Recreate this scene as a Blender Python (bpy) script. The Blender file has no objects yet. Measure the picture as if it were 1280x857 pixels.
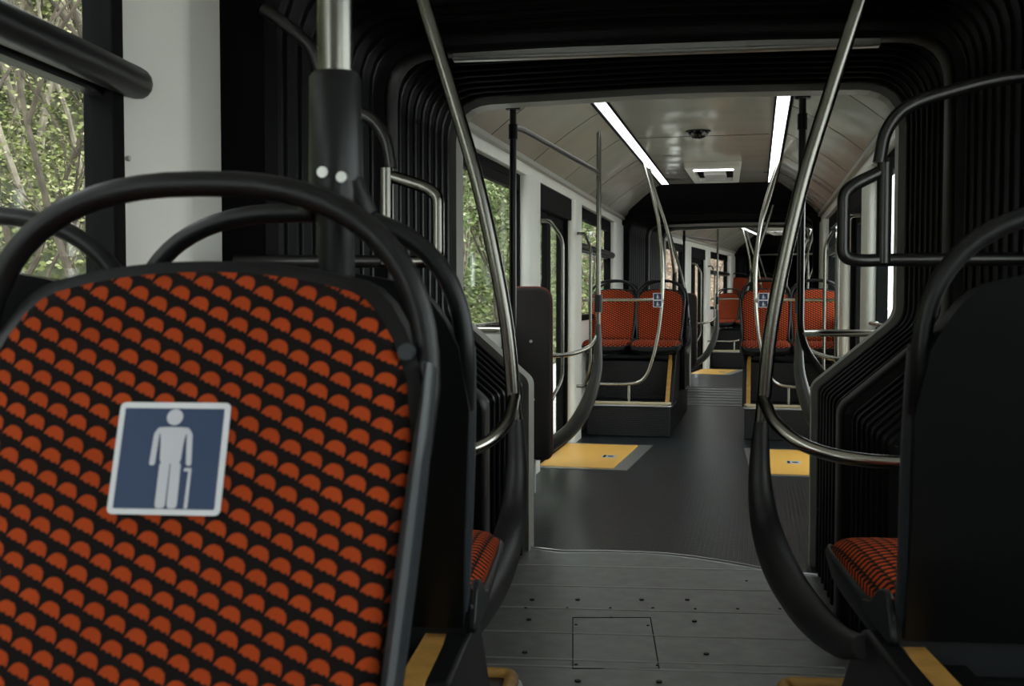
import bpy, math, random
from mathutils import Vector, Matrix
C = bpy.data.collections.new('tram'); bpy.context.scene.collection.children.link(C)
sc = bpy.context.scene
PI = math.pi
# ---------------- camera
EYE = 1.18; FX = 1350.0; VX, VY = 945.0, 372.0
pitch = math.atan((428.5-VY)/FX); yaw = math.atan((VX-640)*math.cos(pitch)/FX)
cam = bpy.data.cameras.new('camera'); co = bpy.data.objects.new('camera', cam); C.objects.link(co)
cam.sensor_width = 36; cam.lens = 36*FX/1280; cam.clip_start = .02; cam.clip_end = 300
co.location = (0, 0, EYE); co.rotation_euler = (PI/2-pitch, 0, yaw)
cam.dof.use_dof = True; cam.dof.focus_distance = 5.5; cam.dof.aperture_fstop = 11
sc.camera = co
# ---------------- world, light, exposure
w = bpy.data.worlds.new('overcast'); sc.world = w; w.use_nodes = True
bg = w.node_tree.nodes['Background']; bg.inputs[0].default_value = (.93, .97, 1, 1); bg.inputs[1].default_value = 5.0
sc.view_settings.view_transform = 'Standard'; sc.view_settings.look = 'None'; sc.view_settings.gamma = 1
sc.view_settings.use_curve_mapping = False
sc.view_settings.exposure = 0.0
LED = 3.0
# ---------------- frames: three coaches of the tram, bent against each other
T = Matrix.Translation
def RZ(d): return Matrix.Rotation(math.radians(d), 4, 'Z')
ID = Matrix.Identity(4)
F1 = T((-.42, 3.85, 0)) @ RZ(7.5)
F2 = T((-.39, 4.89, 0))
F3 = T((-.39, 12.9, 0)) @ RZ(-7) @ T((0, 1.4, 0))
# ---------------- materials
MAT = {}
def mat(name, col, rough=.5, metal=0, spec=.5, bump=None, emit=None, var=None, alpha=None):
    m = bpy.data.materials.new(name); m.use_nodes = True; nt = m.node_tree; b = nt.nodes['Principled BSDF']
    b.inputs['Base Color'].default_value = (*col, 1); b.inputs['Roughness'].default_value = rough
    b.inputs['Metallic'].default_value = metal; b.inputs['Specular IOR Level'].default_value = spec
    tc = nt.nodes.new('ShaderNodeTexCoord')
    if var:
        n = nt.nodes.new('ShaderNodeTexNoise'); n.inputs['Scale'].default_value = var[0]; n.inputs['Detail'].default_value = 5
        nt.links.new(tc.outputs['Object'], n.inputs['Vector'])
        r = nt.nodes.new('ShaderNodeValToRGB'); r.color_ramp.elements[0].position = .35; r.color_ramp.elements[1].position = .65
        r.color_ramp.elements[0].color = (*[c*(1-var[1]) for c in col], 1); r.color_ramp.elements[1].color = (*[min(1, c*(1+var[1])) for c in col], 1)
        nt.links.new(n.outputs['Fac'], r.inputs['Fac']); nt.links.new(r.outputs['Color'], b.inputs['Base Color'])
    if bump:
        n = nt.nodes.new('ShaderNodeTexNoise'); n.inputs['Scale'].default_value = bump[0]; n.inputs['Detail'].default_value = bump[2] if len(bump) > 2 else 2
        nt.links.new(tc.outputs['Object'], n.inputs['Vector'])
        bp = nt.nodes.new('ShaderNodeBump'); bp.inputs['Distance'].default_value = bump[1]; bp.inputs['Strength'].default_value = 1
        nt.links.new(n.outputs['Fac'], bp.inputs['Height']); nt.links.new(bp.outputs['Normal'], b.inputs['Normal'])
    if emit:
        b.inputs['Emission Color'].default_value = (*emit[0], 1); b.inputs['Emission Strength'].default_value = emit[1]
    MAT[name] = m; return m
mat('cream', (.80, .79, .73), .42, bump=(3, .002), var=(6, .03))
mat('cream_lit', (.86, .85, .79), .42, bump=(3, .002))  # lighter copy of the cream: daylight on the pillar put into its colour
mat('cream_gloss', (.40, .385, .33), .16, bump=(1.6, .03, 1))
mat('cream_frame', (.36, .35, .31), .5)
mat('nosing_cream', (.50, .43, .28), .5)
mat('ridge_highlight', (.46, .46, .45), .5)  # pale non-metal, paints the highlights along the floor ridges
mat('white_board', (.6, .6, .56), .5)
mat('black_plastic', (.005, .0055, .006), .40, spec=.35, bump=(300, .0002))
mat('black_frame', (.006, .006, .0065), .7, spec=.06)
mat('grey_shell', (.026, .031, .036), .42, bump=(350, .0002))
mat('pan_grey', (.012, .014, .016), .45, spec=.35)
mat('rubber', (.0035, .0035, .0035), .36, spec=.16)
mat('rail_alu', (.6, .59, .55), .42, 1)
mat('hoop', (.007, .007, .0065), .5, spec=.2)
mat('chrome', (.50, .48, .43), .24, 1)
mat('steel_pole', (.21, .205, .18), .26, 1)
mat('dark_pole', (.05, .05, .048), .3, .7)
mat('blade', (.045, .043, .038), .38)
mat('blade_black', (.010, .010, .010), .5)
mat('alu', (.27, .275, .27), .45, 1, bump=(60, .0003), var=(14, .1))
mat('alu_trim', (.55, .56, .56), .35, 1)
mat('nosing_yellow', (.42, .22, .05), .5, var=(30, .15))
mat('yellow_panel', (.80, .44, .085), .4, bump=(200, .0003))
mat('light_grey', (.45, .46, .45), .4)
mat('bolt', (.02, .02, .02), .5)
mat('bolt_steel', (.5, .5, .46), .3, 1)
mat('led', (1, 1, 1), .5, emit=((.90, .97, 1), LED))
mat('smoke', (.008, .008, .008), .1)
mat('sticker_white', (.78, .79, .82), .6)
mat('sticker_blue', (.022, .048, .12), .6)
mat('sticker_figure', (.62, .63, .68), .7)
mat('bark', (.30, .26, .20), .9, var=(8, .4))
mat('bark_dark', (.10, .08, .06), .9, var=(8, .4))
mat('gravel', (.62, .61, .57), .9, bump=(30, .02), var=(20, .15))
mat('concrete', (.75, .75, .73), .9, var=(4, .08))
mat('brick_red', (.12, .022, .014), .8)

def foliage_mat(name, cols):
    m = bpy.data.materials.new(name); m.use_nodes = True; nt = m.node_tree; b = nt.nodes['Principled BSDF']
    g = nt.nodes.new('ShaderNodeObjectInfo'); at = nt.nodes.new('ShaderNodeAttribute'); at.attribute_name = 'tint'
    r = nt.nodes.new('ShaderNodeValToRGB'); el = r.color_ramp.elements
    el[0].color = (*cols[0], 1); el[1].color = (*cols[-1], 1)
    for i, c in enumerate(cols[1:-1]):
        e = el.new((i+1)/(len(cols)-1)); e.color = (*c, 1)
    nt.links.new(at.outputs['Fac'], r.inputs['Fac']); nt.links.new(r.outputs['Color'], b.inputs['Base Color'])
    b.inputs['Roughness'].default_value = .75; b.inputs['Specular IOR Level'].default_value = .2
    MAT[name] = m
foliage_mat('leaf_near', [(.07, .10, .03), (.26, .30, .10), (.42, .42, .20), (.58, .56, .34)])
foliage_mat('leaf_green', [(.07, .10, .035), (.20, .27, .10), (.34, .40, .18), (.50, .52, .32)])
foliage_mat('leaf_dry', [(.16, .12, .08), (.36, .25, .17), (.50, .36, .26), (.62, .52, .42)])

def hill_mat():
    m = bpy.data.materials.new('hill'); m.use_nodes = True; nt = m.node_tree; b = nt.nodes['Principled BSDF']
    tc = nt.nodes.new('ShaderNodeTexCoord'); n = nt.nodes.new('ShaderNodeTexNoise'); n.inputs['Scale'].default_value = 1.6; n.inputs['Detail'].default_value = 12; n.inputs['Roughness'].default_value = .75
    nt.links.new(tc.outputs['Object'], n.inputs['Vector'])
    r = nt.nodes.new('ShaderNodeValToRGB'); e = r.color_ramp.elements
    e[0].position = .36; e[0].color = (.05, .05, .03, 1); e[1].position = .66; e[1].color = (.42, .42, .27, 1)
    a = e.new(.5); a.color = (.17, .19, .09, 1)
    # further along the line the bank is bare, reddish brown earth and stone
    r2 = nt.nodes.new('ShaderNodeValToRGB'); e = r2.color_ramp.elements
    e[0].position = .36; e[0].color = (.12, .08, .06, 1); e[1].position = .64; e[1].color = (.55, .43, .34, 1)
    a = e.new(.5); a.color = (.33, .22, .16, 1)
    sx = nt.nodes.new('ShaderNodeSeparateXYZ'); nt.links.new(tc.outputs['Object'], sx.inputs[0])
    mr = nt.nodes.new('ShaderNodeMapRange'); mr.inputs[1].default_value = 27; mr.inputs[2].default_value = 38
    nt.links.new(sx.outputs['Y'], mr.inputs[0])
    mx = nt.nodes.new('ShaderNodeMix'); mx.data_type = 'RGBA'
    nt.links.new(mr.outputs[0], mx.inputs[0]); nt.links.new(n.outputs['Fac'], r.inputs[0]); nt.links.new(n.outputs['Fac'], r2.inputs[0])
    nt.links.new(r.outputs[0], mx.inputs[6]); nt.links.new(r2.outputs[0], mx.inputs[7]); nt.links.new(mx.outputs[2], b.inputs['Base Color'])
    b.inputs['Roughness'].default_value = .95
    bp = nt.nodes.new('ShaderNodeBump'); bp.inputs['Distance'].default_value = .5; nt.links.new(n.outputs['Fac'], bp.inputs['Height']); nt.links.new(bp.outputs[0], b.inputs['Normal'])
    MAT['hill'] = m
hill_mat()

class NT:
    "small helper to write node maths"
    def __init__(s, nt): s.nt = nt
    def m(s, op, a, b=None, c=None):
        n = s.nt.nodes.new('ShaderNodeMath'); n.operation = op
        for i, v in enumerate((a, b, c)):
            if v is None: continue
            if isinstance(v, (int, float)): n.inputs[i].default_value = v
            else: s.nt.links.new(v, n.inputs[i])
        return n.outputs[0]
def glass_mat():
    m = bpy.data.materials.new('glass'); m.use_nodes = True; nt = m.node_tree; nt.nodes.clear()
    o = nt.nodes.new('ShaderNodeOutputMaterial'); t = nt.nodes.new('ShaderNodeBsdfTransparent'); g = nt.nodes.new('ShaderNodeBsdfGlossy')
    t.inputs[0].default_value = (.90, .92, .90, 1); g.inputs['Roughness'].default_value = .02
    lw = nt.nodes.new('ShaderNodeLayerWeight'); k = NT(nt).m
    f = nt.nodes.new('ShaderNodeMath'); f.operation = 'MULTIPLY_ADD'; f.inputs[1].default_value = .45; f.inputs[2].default_value = .02; nt.links.new(k('POWER', lw.outputs['Facing'], 5.0), f.inputs[0]); mx = nt.nodes.new('ShaderNodeMixShader')
    nt.links.new(f.outputs[0], mx.inputs[0]); nt.links.new(t.outputs[0], mx.inputs[1]); nt.links.new(g.outputs[0], mx.inputs[2]); nt.links.new(mx.outputs[0], o.inputs[0])
    MAT['glass'] = m
glass_mat()

def fabric_mat(name='fabric', bright=1.0):
    m = bpy.data.materials.new(name); m.use_nodes = True; nt = m.node_tree; b = nt.nodes['Principled BSDF']; k = NT(nt).m
    uv = nt.nodes.new('ShaderNodeUVMap'); uv.uv_map = 'UVMap'; sx = nt.nodes.new('ShaderNodeSeparateXYZ'); nt.links.new(uv.outputs[0], sx.inputs[0])
    wob = nt.nodes.new('ShaderNodeTexNoise'); wob.inputs['Scale'].default_value = 700; nt.links.new(uv.outputs[0], wob.inputs['Vector'])
    wv = k('MULTIPLY', k('SUBTRACT', wob.outputs[0], .5), .003)
    U = k('ADD', k('ADD', sx.outputs[0], 3.0), wv); V = k('ADD', k('ADD', sx.outputs[1], 3.0), wv)
    cw, rh = .0205, .0212; ang = math.radians(24)
    ci = k('FLOOR', k('DIVIDE', U, cw)); fu = k('MULTIPLY', k('SUBTRACT', k('FRACT', k('DIVIDE', U, cw)), .5), cw)
    vv = k('DIVIDE', k('ADD', V, k('MULTIPLY', k('MODULO', ci, 2.0), rh*.5)), rh)
    fv = k('MULTIPLY', k('SUBTRACT', k('FRACT', vv), .5), rh)
    fv = k('ADD', fv, .0040)
    xr = k('SUBTRACT', k('MULTIPLY', fu, math.cos(ang)), k('MULTIPLY', fv, math.sin(ang)))
    yr = k('ADD', k('MULTIPLY', fu, math.sin(ang)), k('MULTIPLY', fv, math.cos(ang)))
    d = k('SQRT', k('ADD', k('POWER', k('DIVIDE', k('ABSOLUTE', xr), .0100), 2.4), k('POWER', k('DIVIDE', k('ABSOLUTE', yr), .0108), 2.0)))
    dome = k('SUBTRACT', 1, k('SMOOTH_MIN', 1, k('MULTIPLY', k('MAXIMUM', k('SUBTRACT', d, .93), 0), 9), .1))
    scal = k('MULTIPLY', k('ABSOLUTE', k('SINE', k('MULTIPLY', xr, 3.14/.0068))), .0016)
    base = k('MINIMUM', 1, k('MAXIMUM', 0, k('MULTIPLY', k('ADD', yr, k('SUBTRACT', scal, .0002)), 900)))
    fac = k('MULTIPLY', k('MAXIMUM', dome, 0), base)
    pn = nt.nodes.new('ShaderNodeTexNoise'); pn.inputs['Scale'].default_value = 9; nt.links.new(uv.outputs[0], pn.inputs['Vector'])
    mix = nt.nodes.new('ShaderNodeMix'); mix.data_type = 'RGBA'
    mix.inputs[6].default_value = (.012, .010, .010, 1)
    mo = nt.nodes.new('ShaderNodeMix'); mo.data_type = 'RGBA'; mo.inputs[6].default_value = (.40*bright, .052*bright, .010*bright, 1); mo.inputs[7].default_value = (.58*bright, .085*bright, .018*bright, 1)
    nt.links.new(pn.outputs[0], mo.inputs[0]); nt.links.new(mo.outputs[2], mix.inputs[7]); nt.links.new(fac, mix.inputs[0])
    nt.links.new(mix.outputs[2], b.inputs['Base Color']); b.inputs['Roughness'].default_value = .95; b.inputs['Specular IOR Level'].default_value = .12
    fn = nt.nodes.new('ShaderNodeTexNoise'); fn.inputs['Scale'].default_value = 1500; nt.links.new(uv.outputs[0], fn.inputs['Vector'])
    bp = nt.nodes.new('ShaderNodeBump'); bp.inputs['Distance'].default_value = .0012; nt.links.new(fn.outputs[0], bp.inputs['Height']); nt.links.new(bp.outputs[0], b.inputs['Normal'])
    MAT[name] = m
fabric_mat()
def tread_mat(name, col, rough, sc_, dist):
    "rubber with small raised dashes"
    m = bpy.data.materials.new(name); m.use_nodes = True; nt = m.node_tree; b = nt.nodes['Principled BSDF']
    tc = nt.nodes.new('ShaderNodeTexCoord'); br = nt.nodes.new('ShaderNodeTexBrick'); br.inputs['Scale'].default_value = sc_
    br.inputs['Mortar Size'].default_value = .035; br.inputs['Mortar Smooth'].default_value = .6
    mp = nt.nodes.new('ShaderNodeVectorMath'); mp.operation = 'ADD'
    sx = nt.nodes.new('ShaderNodeSeparateXYZ'); cx = nt.nodes.new('ShaderNodeCombineXYZ'); nt.links.new(tc.outputs['Object'], sx.inputs[0])
    ad = nt.nodes.new('ShaderNodeMath'); nt.links.new(sx.outputs['Y'], ad.inputs[0]); nt.links.new(sx.outputs['Z'], ad.inputs[1])
    nt.links.new(sx.outputs['X'], cx.inputs[0]); nt.links.new(ad.outputs[0], cx.inputs[1]); nt.links.new(cx.outputs[0], br.inputs['Vector'])
    n = nt.nodes.new('ShaderNodeTexNoise'); n.inputs['Scale'].default_value = 5; n.inputs['Detail'].default_value = 8; nt.links.new(tc.outputs['Object'], n.inputs['Vector'])
    r = nt.nodes.new('ShaderNodeValToRGB'); r.color_ramp.elements[0].position = .3; r.color_ramp.elements[1].position = .75
    r.color_ramp.elements[0].color = (*[c*.75 for c in col], 1); r.color_ramp.elements[1].color = (*[c*1.5 for c in col], 1)
    nt.links.new(n.outputs[0], r.inputs[0])
    mx = nt.nodes.new('ShaderNodeMix'); mx.data_type = 'RGBA'; nt.links.new(br.outputs['Fac'], mx.inputs[0]); nt.links.new(r.outputs[0], mx.inputs[6]); mx.inputs[7].default_value = (*[c*1.9 for c in col], 1)
    nt.links.new(mx.outputs[2], b.inputs['Base Color']); b.inputs['Roughness'].default_value = rough
    bp = nt.nodes.new('ShaderNodeBump'); bp.inputs['Distance'].default_value = dist; nt.links.new(br.outputs['Fac'], bp.inputs['Height']); nt.links.new(bp.outputs[0], b.inputs['Normal'])
    MAT[name] = m
tread_mat('floor_rubber', (.008, .011, .0145), .30, 11, .003)
tread_mat('podium_rubber', (.007, .0075, .009), .45, 14, .003)
tread_mat('pad_fabric', (.011, .008, .008), .95, 45, .001)

# ---------------- mesh helpers
class MB:
    def __init__(s): s.v = []; s.f = []; s.uv = {}; s.mi = []; s.slot = 0
    def add(s, vs, fs, uvs=None):
        o = len(s.v); s.v += [tuple(v) for v in vs]; s.f += [tuple(i+o for i in f) for f in fs]; s.mi += [s.slot]*len(fs)
        if uvs:
            for i, u in enumerate(uvs): s.uv[o+i] = u
        return s
    def box(s, x0, x1, y0, y1, z0, z1):
        x0, x1 = sorted((x0, x1)); y0, y1 = sorted((y0, y1)); z0, z1 = sorted((z0, z1))
        vs = [(x, y, z) for x in (x0, x1) for y in (y0, y1) for z in (z0, z1)]
        return s.add(vs, [(0, 1, 3, 2), (4, 6, 7, 5), (0, 4, 5, 1), (2, 3, 7, 6), (0, 2, 6, 4), (1, 5, 7, 3)])
    def prism(s, poly, a0, a1, axis='y'):
        "extrude a 2-D polygon along an axis; poly in the other two axes in x,y,z order"
        def P(p, a): return {'y': (p[0], a, p[1]), 'x': (a, p[0], p[1]), 'z': (p[0], p[1], a)}[axis]
        n = len(poly); vs = [P(p, a0) for p in poly]+[P(p, a1) for p in poly]
        fs = [tuple(range(n))[::-1], tuple(range(n, 2*n))]+[(i, (i+1) % n, n+(i+1) % n, n+i) for i in range(n)]
        return s.add(vs, fs)
    def tube(s, pts, r, n=14, closed=False, caps=True, flat=None):
        pts = [Vector(p) for p in pts]; N = len(pts)
        rs = r if isinstance(r, (list, tuple)) else [r]*N
        tg = []
        for i in range(N):
            a = pts[(i-1) % N] if (closed or i > 0) else pts[i]; b = pts[(i+1) % N] if (closed or i < N-1) else pts[i]
            tg.append((b-a).normalized())
        up = Vector((0, 0, 1)) if abs(tg[0].z) < .9 else Vector((1, 0, 0))
        nrm = (up-tg[0]*up.dot(tg[0])).normalized(); vs = []
        for i in range(N):
            nrm = (nrm-tg[i]*nrm.dot(tg[i])).normalized(); bi = tg[i].cross(nrm)
            for k in range(n):
                a = 2*PI*k/n; d = nrm*math.cos(a)+bi*math.sin(a)
                q = rs[i]
                if isinstance(q, (list, tuple)): # (radius in x, radius across)
                    d = Vector((math.copysign(abs(d.x), d.x)*q[0]/q[1], d.y, d.z)); vs.append(pts[i]+d*q[1])
                else: vs.append(pts[i]+d*q)
        fs = [(i*n+k, i*n+(k+1) % n, ((i+1) % N)*n+(k+1) % n, ((i+1) % N)*n+k) for i in range(N if closed else N-1) for k in range(n)]
        if caps and not closed: fs += [tuple(range(n))[::-1], tuple(range((N-1)*n, N*n))]
        return s.add(vs, fs)
    def cyl(s, c, ax, r, l, n=18):
        c = Vector(c); ax = Vector(ax).normalized(); return s.tube([c-ax*l/2, c+ax*l/2], r, n)
    def build(s, name, m, parent=None, frame=None, base=(0, 0, 0), smooth=True, bevel=0, kind=None, mats=None, auto=40):
        if parent is not None: base = BASE.get(parent.name, (0, 0, 0))
        me = bpy.data.meshes.new(name)
        me.from_pydata([(v[0]-base[0], v[1]-base[1], v[2]-base[2]) for v in s.v], [], s.f)
        me.validate(clean_customdata=False)
        for q in (mats or [m]): me.materials.append(MAT[q])
        if mats: me.polygons.foreach_set('material_index', s.mi)
        if s.uv:
            l = me.uv_layers.new(name='UVMap')
            for lp in me.loops: l.data[lp.index].uv = s.uv.get(lp.vertex_index, (0, 0))
        import bmesh
        b = bmesh.new(); b.from_mesh(me); bmesh.ops.recalc_face_normals(b, faces=b.faces); b.to_mesh(me); b.free()
        o = bpy.data.objects.new(name, me); C.objects.link(o)
        if parent is not None: o.parent = parent
        elif frame is not None: o.matrix_world = frame @ T(base)
        if smooth:
            me.polygons.foreach_set('use_smooth', [True]*len(me.polygons))
            try: me.set_sharp_from_angle(angle=math.radians(auto))
            except Exception: pass
        if bevel:
            bv = o.modifiers.new('bevel', 'BEVEL'); bv.width = bevel; bv.segments = 3; bv.limit_method = 'ANGLE'; bv.angle_limit = math.radians(40)
        if kind: o['kind'] = kind
        return o
BASE = {}
def thing(name, label, cat, frame=ID, base=(0, 0, 0), rotz=0, group=None):
    o = bpy.data.objects.new(name, None); C.objects.link(o); o.empty_display_size = .1
    o.matrix_world = frame @ T(base) @ RZ(rotz); BASE[o.name] = tuple(base)
    o['label'] = label; o['category'] = cat
    if group: o['group'] = group
    return o
def tag(o, label, cat, group=None):
    o['label'] = label; o['category'] = cat
    if group: o['group'] = group
    return o
def lab(o, t): o['label'] = t; return o
def copy_tree(o, parent=None):
    c = o.copy(); C.objects.link(c)
    if parent is not None: c.parent = parent
    for ch in list(o.children): copy_tree(ch, c)
    return c
def fillet(pts, r, n=6, closed=False):
    "round the corners of a polyline"
    P = [Vector(p) for p in pts]; N = len(P); out = []
    rr = r if isinstance(r, (list, tuple)) else [r]*N
    for i, p in enumerate(P):
        if not closed and i in (0, N-1): out.append(p); continue
        a = P[(i-1) % N]; b = P[(i+1) % N]; d1 = a-p; d2 = b-p
        q = min(rr[i], d1.length*.49, d2.length*.49); s = p+d1.normalized()*q; e = p+d2.normalized()*q
        if q < 1e-5: out.append(p); continue
        for k in range(n+1):
            t = k/n; out.append(s*(1-t)**2+p*2*t*(1-t)+e*t*t)
    return out
def smooth_path(pts, k=8):
    "Catmull-Rom through the points"
    P = [Vector(p) for p in pts]; P = [P[0]*2-P[1]]+P+[P[-1]*2-P[-2]]; out = []
    for i in range(1, len(P)-2):
        for j in range(k):
            t = j/k; a, b, c, d = P[i-1], P[i], P[i+1], P[i+2]
            out.append(.5*((2*b)+(c-a)*t+(2*a-5*b+4*c-d)*t*t+(3*b-a-3*c+d)*t**3))
    out.append(P[-2]); return out
def mx(p, s): return (p[0]*s, p[1], p[2])

# ---------------- the passage outline (between the coaches)
def outline(grow=0.0):
    h = [(.63, 0), (.63, .80), (.975, 1.10), (.975, 2.065), (0, 2.085)]
    full = [(-x, z) for x, z in h[:-1]]+[h[-1]]+h[:-1][::-1]
    rad = [0, .03, .05, .17, .2, .17, .05, .03, 0]
    pts = fillet([(x, z, 0) for x, z in full], rad, 6)
    pts = [(p.x, p.y) for p in pts]
    # outward normals
    out = []
    for i, p in enumerate(pts):
        a = pts[max(0, i-1)]; b = pts[min(len(pts)-1, i+1)]; tx, tz = b[0]-a[0], b[1]-a[1]; L = math.hypot(tx, tz) or 1
        out.append((p[0]+grow*(-tz/L), p[1]+grow*(tx/L)))
    return out
_dens = None
def sweep(mb, rows, growths, mats_):
    "rows of the outline at frames mats_ with outward offset growths"
    n = len(outline()); vs = []
    for g, M in zip(growths, mats_):
        for x, z in outline(g): vs.append(M @ Vector((x, 0, z)))
    fs = [(i*n+k, i*n+k+1, (i+1)*n+k+1, (i+1)*n+k) for i in range(len(growths)-1) for k in range(n-1)]
    mb.add(vs, fs)
def bellows(name, Ma, Mb_, tagname):
    la, ra = Ma.translation, Ma.to_euler().z; lb, rb = Mb_.translation, Mb_.to_euler().z
    def M(t): return T(la.lerp(lb, t)) @ Matrix.Rotation(ra+(rb-ra)*t, 4, 'Z')
    L = (lb-la).length
    t0, t1 = .47, .53
    for part, (a, b) in (('wall_'+tagname+'_near', (.0, t0)), ('wall_'+tagname+'_far', (t1, 1.0))):
        n = max(6, int(round((b-a)*L/.115))); gs = []; ms = []
        for i in range(n):
            for dt, g in ((0, .0), (.14, -.004), (.22, .006), (.30, .055), (.60, .075), (.86, .055), (.94, .008)):
                gs.append(g+.02); ms.append(M(a+(b-a)*(i+dt)/n))
        gs.append(.004); ms.append(M(b))
        m = MB(); sweep(m, 0, gs, ms); o = m.build(part, 'rubber', kind='structure', auto=50)
    m = MB(); gs = [.09, -.004, -.012, -.012, -.004, .09]; ts = [t0, t0, t0+.006, t1-.006, t1, t1]
    sweep(m, 0, gs, [M(t) for t in ts]); m.build('trim_'+tagname+'_hoop', 'hoop', kind='structure', bevel=0)
    Mh = M(.5); mb = MB(); mb.box(-.74, .74, -.018, .018, 2.032, 2.068); mb.box(-.74, .74, -.026, -.016, 2.034, 2.046)
    mb.build('trim_'+tagname+'_rail', 'rail_alu', frame=Mh, kind='structure', bevel=.003)
    return M
M1a = F1 @ T((0, -1.05, 0)); bellows('bellows', M1a, F2, 'gangway_near')
M2a = F2 @ T((0, 7.1, 0)); bellows('bellows', M2a, F3, 'gangway_middle')
M3a = F3 @ T((0, 7.1, 0)); M3b = F3 @ T((-.0, 9.2, 0)) @ RZ(-6); bellows('bellows', M3a, M3b, 'gangway_far')

# ---------------- coach end frames
def ring(F, y0, y1, name, m, lip='cream_frame'):
    mb = MB(); n = len(outline())
    a = outline(0); b = outline(-.0); o = outline(.17)
    vs = [(x, y0, z) for x, z in a]+[(x, y1, z) for x, z in a]+[(x, y1, z) for x, z in o]+[(x, y0, z) for x, z in o]
    fs = [(j*n+k, j*n+k+1, ((j+1) % 4)*n+k+1, ((j+1) % 4)*n+k) for j in range(4) for k in range(n-1)]
    mb.add(vs, fs); return mb.build(name, m, frame=F, kind='structure', smooth=False)

# ---------------- windows, doors, walls of one coach
WX = 1.11
def rbox_ring(mb, s, y0, y1, z0, z1, t, x0, x1, r=.05):
    "a rounded rectangular frame lying in the wall plane"
    def rr(d):
        pts = [(y0+d, z0+d, 0), (y1-d, z0+d, 0), (y1-d, z1-d, 0), (y0+d, z1-d, 0)]
        return [(p.x, p.y) for p in fillet(pts, max(r-d*.3, .01), 5, closed=True)]
    A, B = rr(0), rr(t); n = len(A); vs = []
    for L_, X in ((A, x0), (A, x1), (B, x1), (B, x0)): vs += [(s*X, p[0], p[1]) for p in L_]
    fs = [(j*n+k, j*n+(k+1) % n, ((j+1) % 4)*n+(k+1) % n, ((j+1) % 4)*n+k) for j in range(4) for k in range(n)]
    mb.add(vs, fs)
win_count = [0]; door_count = [0]
def window(F, s, y0, y1, transom=None, z0=.98, z1=1.97):
    win_count[0] += 1; i = win_count[0]
    m = MB(); rbox_ring(m, s, y0, y1, z0, z1, .05, WX-.02, WX+.045)
    m.box(s*(WX-.018), s*(WX+.02), y0+.04, y1-.04, z1-.11, z1-.03)
    fr = m.build('window_%d' % i, 'black_frame', frame=F, kind='structure', bevel=.004)
    g = MB(); g.box(s*(WX+.02), s*(WX+.026), y0+.03, y1-.03, z0+.03, z1-.03); g.build('glass_pane', 'glass', parent=fr, smooth=False)
    if transom:
        t = MB(); t.tube(fillet([(s*(WX+.0), y0-.02, transom), (s*(WX-.03), y0-.02, transom), (s*(WX-.03), y1+.045, transom), (s*(WX+.0), y1+.045, transom)], .03), .034, 16)
        t.box(s*(WX-.0), s*(WX+.035), y0, y1, transom-.04, transom+.04)
        t.build('transom', 'black_plastic', parent=fr)
    return fr
def door(F, s, y0, y1):
    door_count[0] += 1; i = door_count[0]; z1 = 2.0
    m = MB(); rbox_ring(m, s, y0, y1, .0, z1, .045, WX-.02, WX+.07, .02)
    m.box(s*(WX-.05), s*(WX+.06), y0+.01, y1-.01, 1.80, 2.0)      # door drive cover
    fr = m.build('door_%d' % i, 'black_frame', frame=F, kind='structure', bevel=.005)
    ym = (y0+y1)/2
    for a, b in ((y0+.045, ym-.003), (ym+.003, y1-.045)):
        l = MB(); rbox_ring(l, s, a, b, .03, 1.80, .075, WX+.01, WX+.05, .04)
        lf = l.build('door_leaf', 'black_frame', parent=fr, bevel=.004)
        g = MB(); g.box(s*(WX+.027), s*(WX+.033), a+.06, b-.06, .09, 1.74); g.build('glass_pane', 'glass', parent=lf, smooth=False)
    return fr
def strip_box(mb, s, xa, xb, y0, y1, z0, z1): mb.box(s*xa, s*xb, y0, y1, z0, z1)
CEIL = 2.36
def cove_profile(s):
    return [(s*.585, CEIL), (s*.64, CEIL-.025), (s*.78, CEIL-.115), (s*.92, CEIL-.215), (s*1.02, CEIL-.295)]
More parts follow.
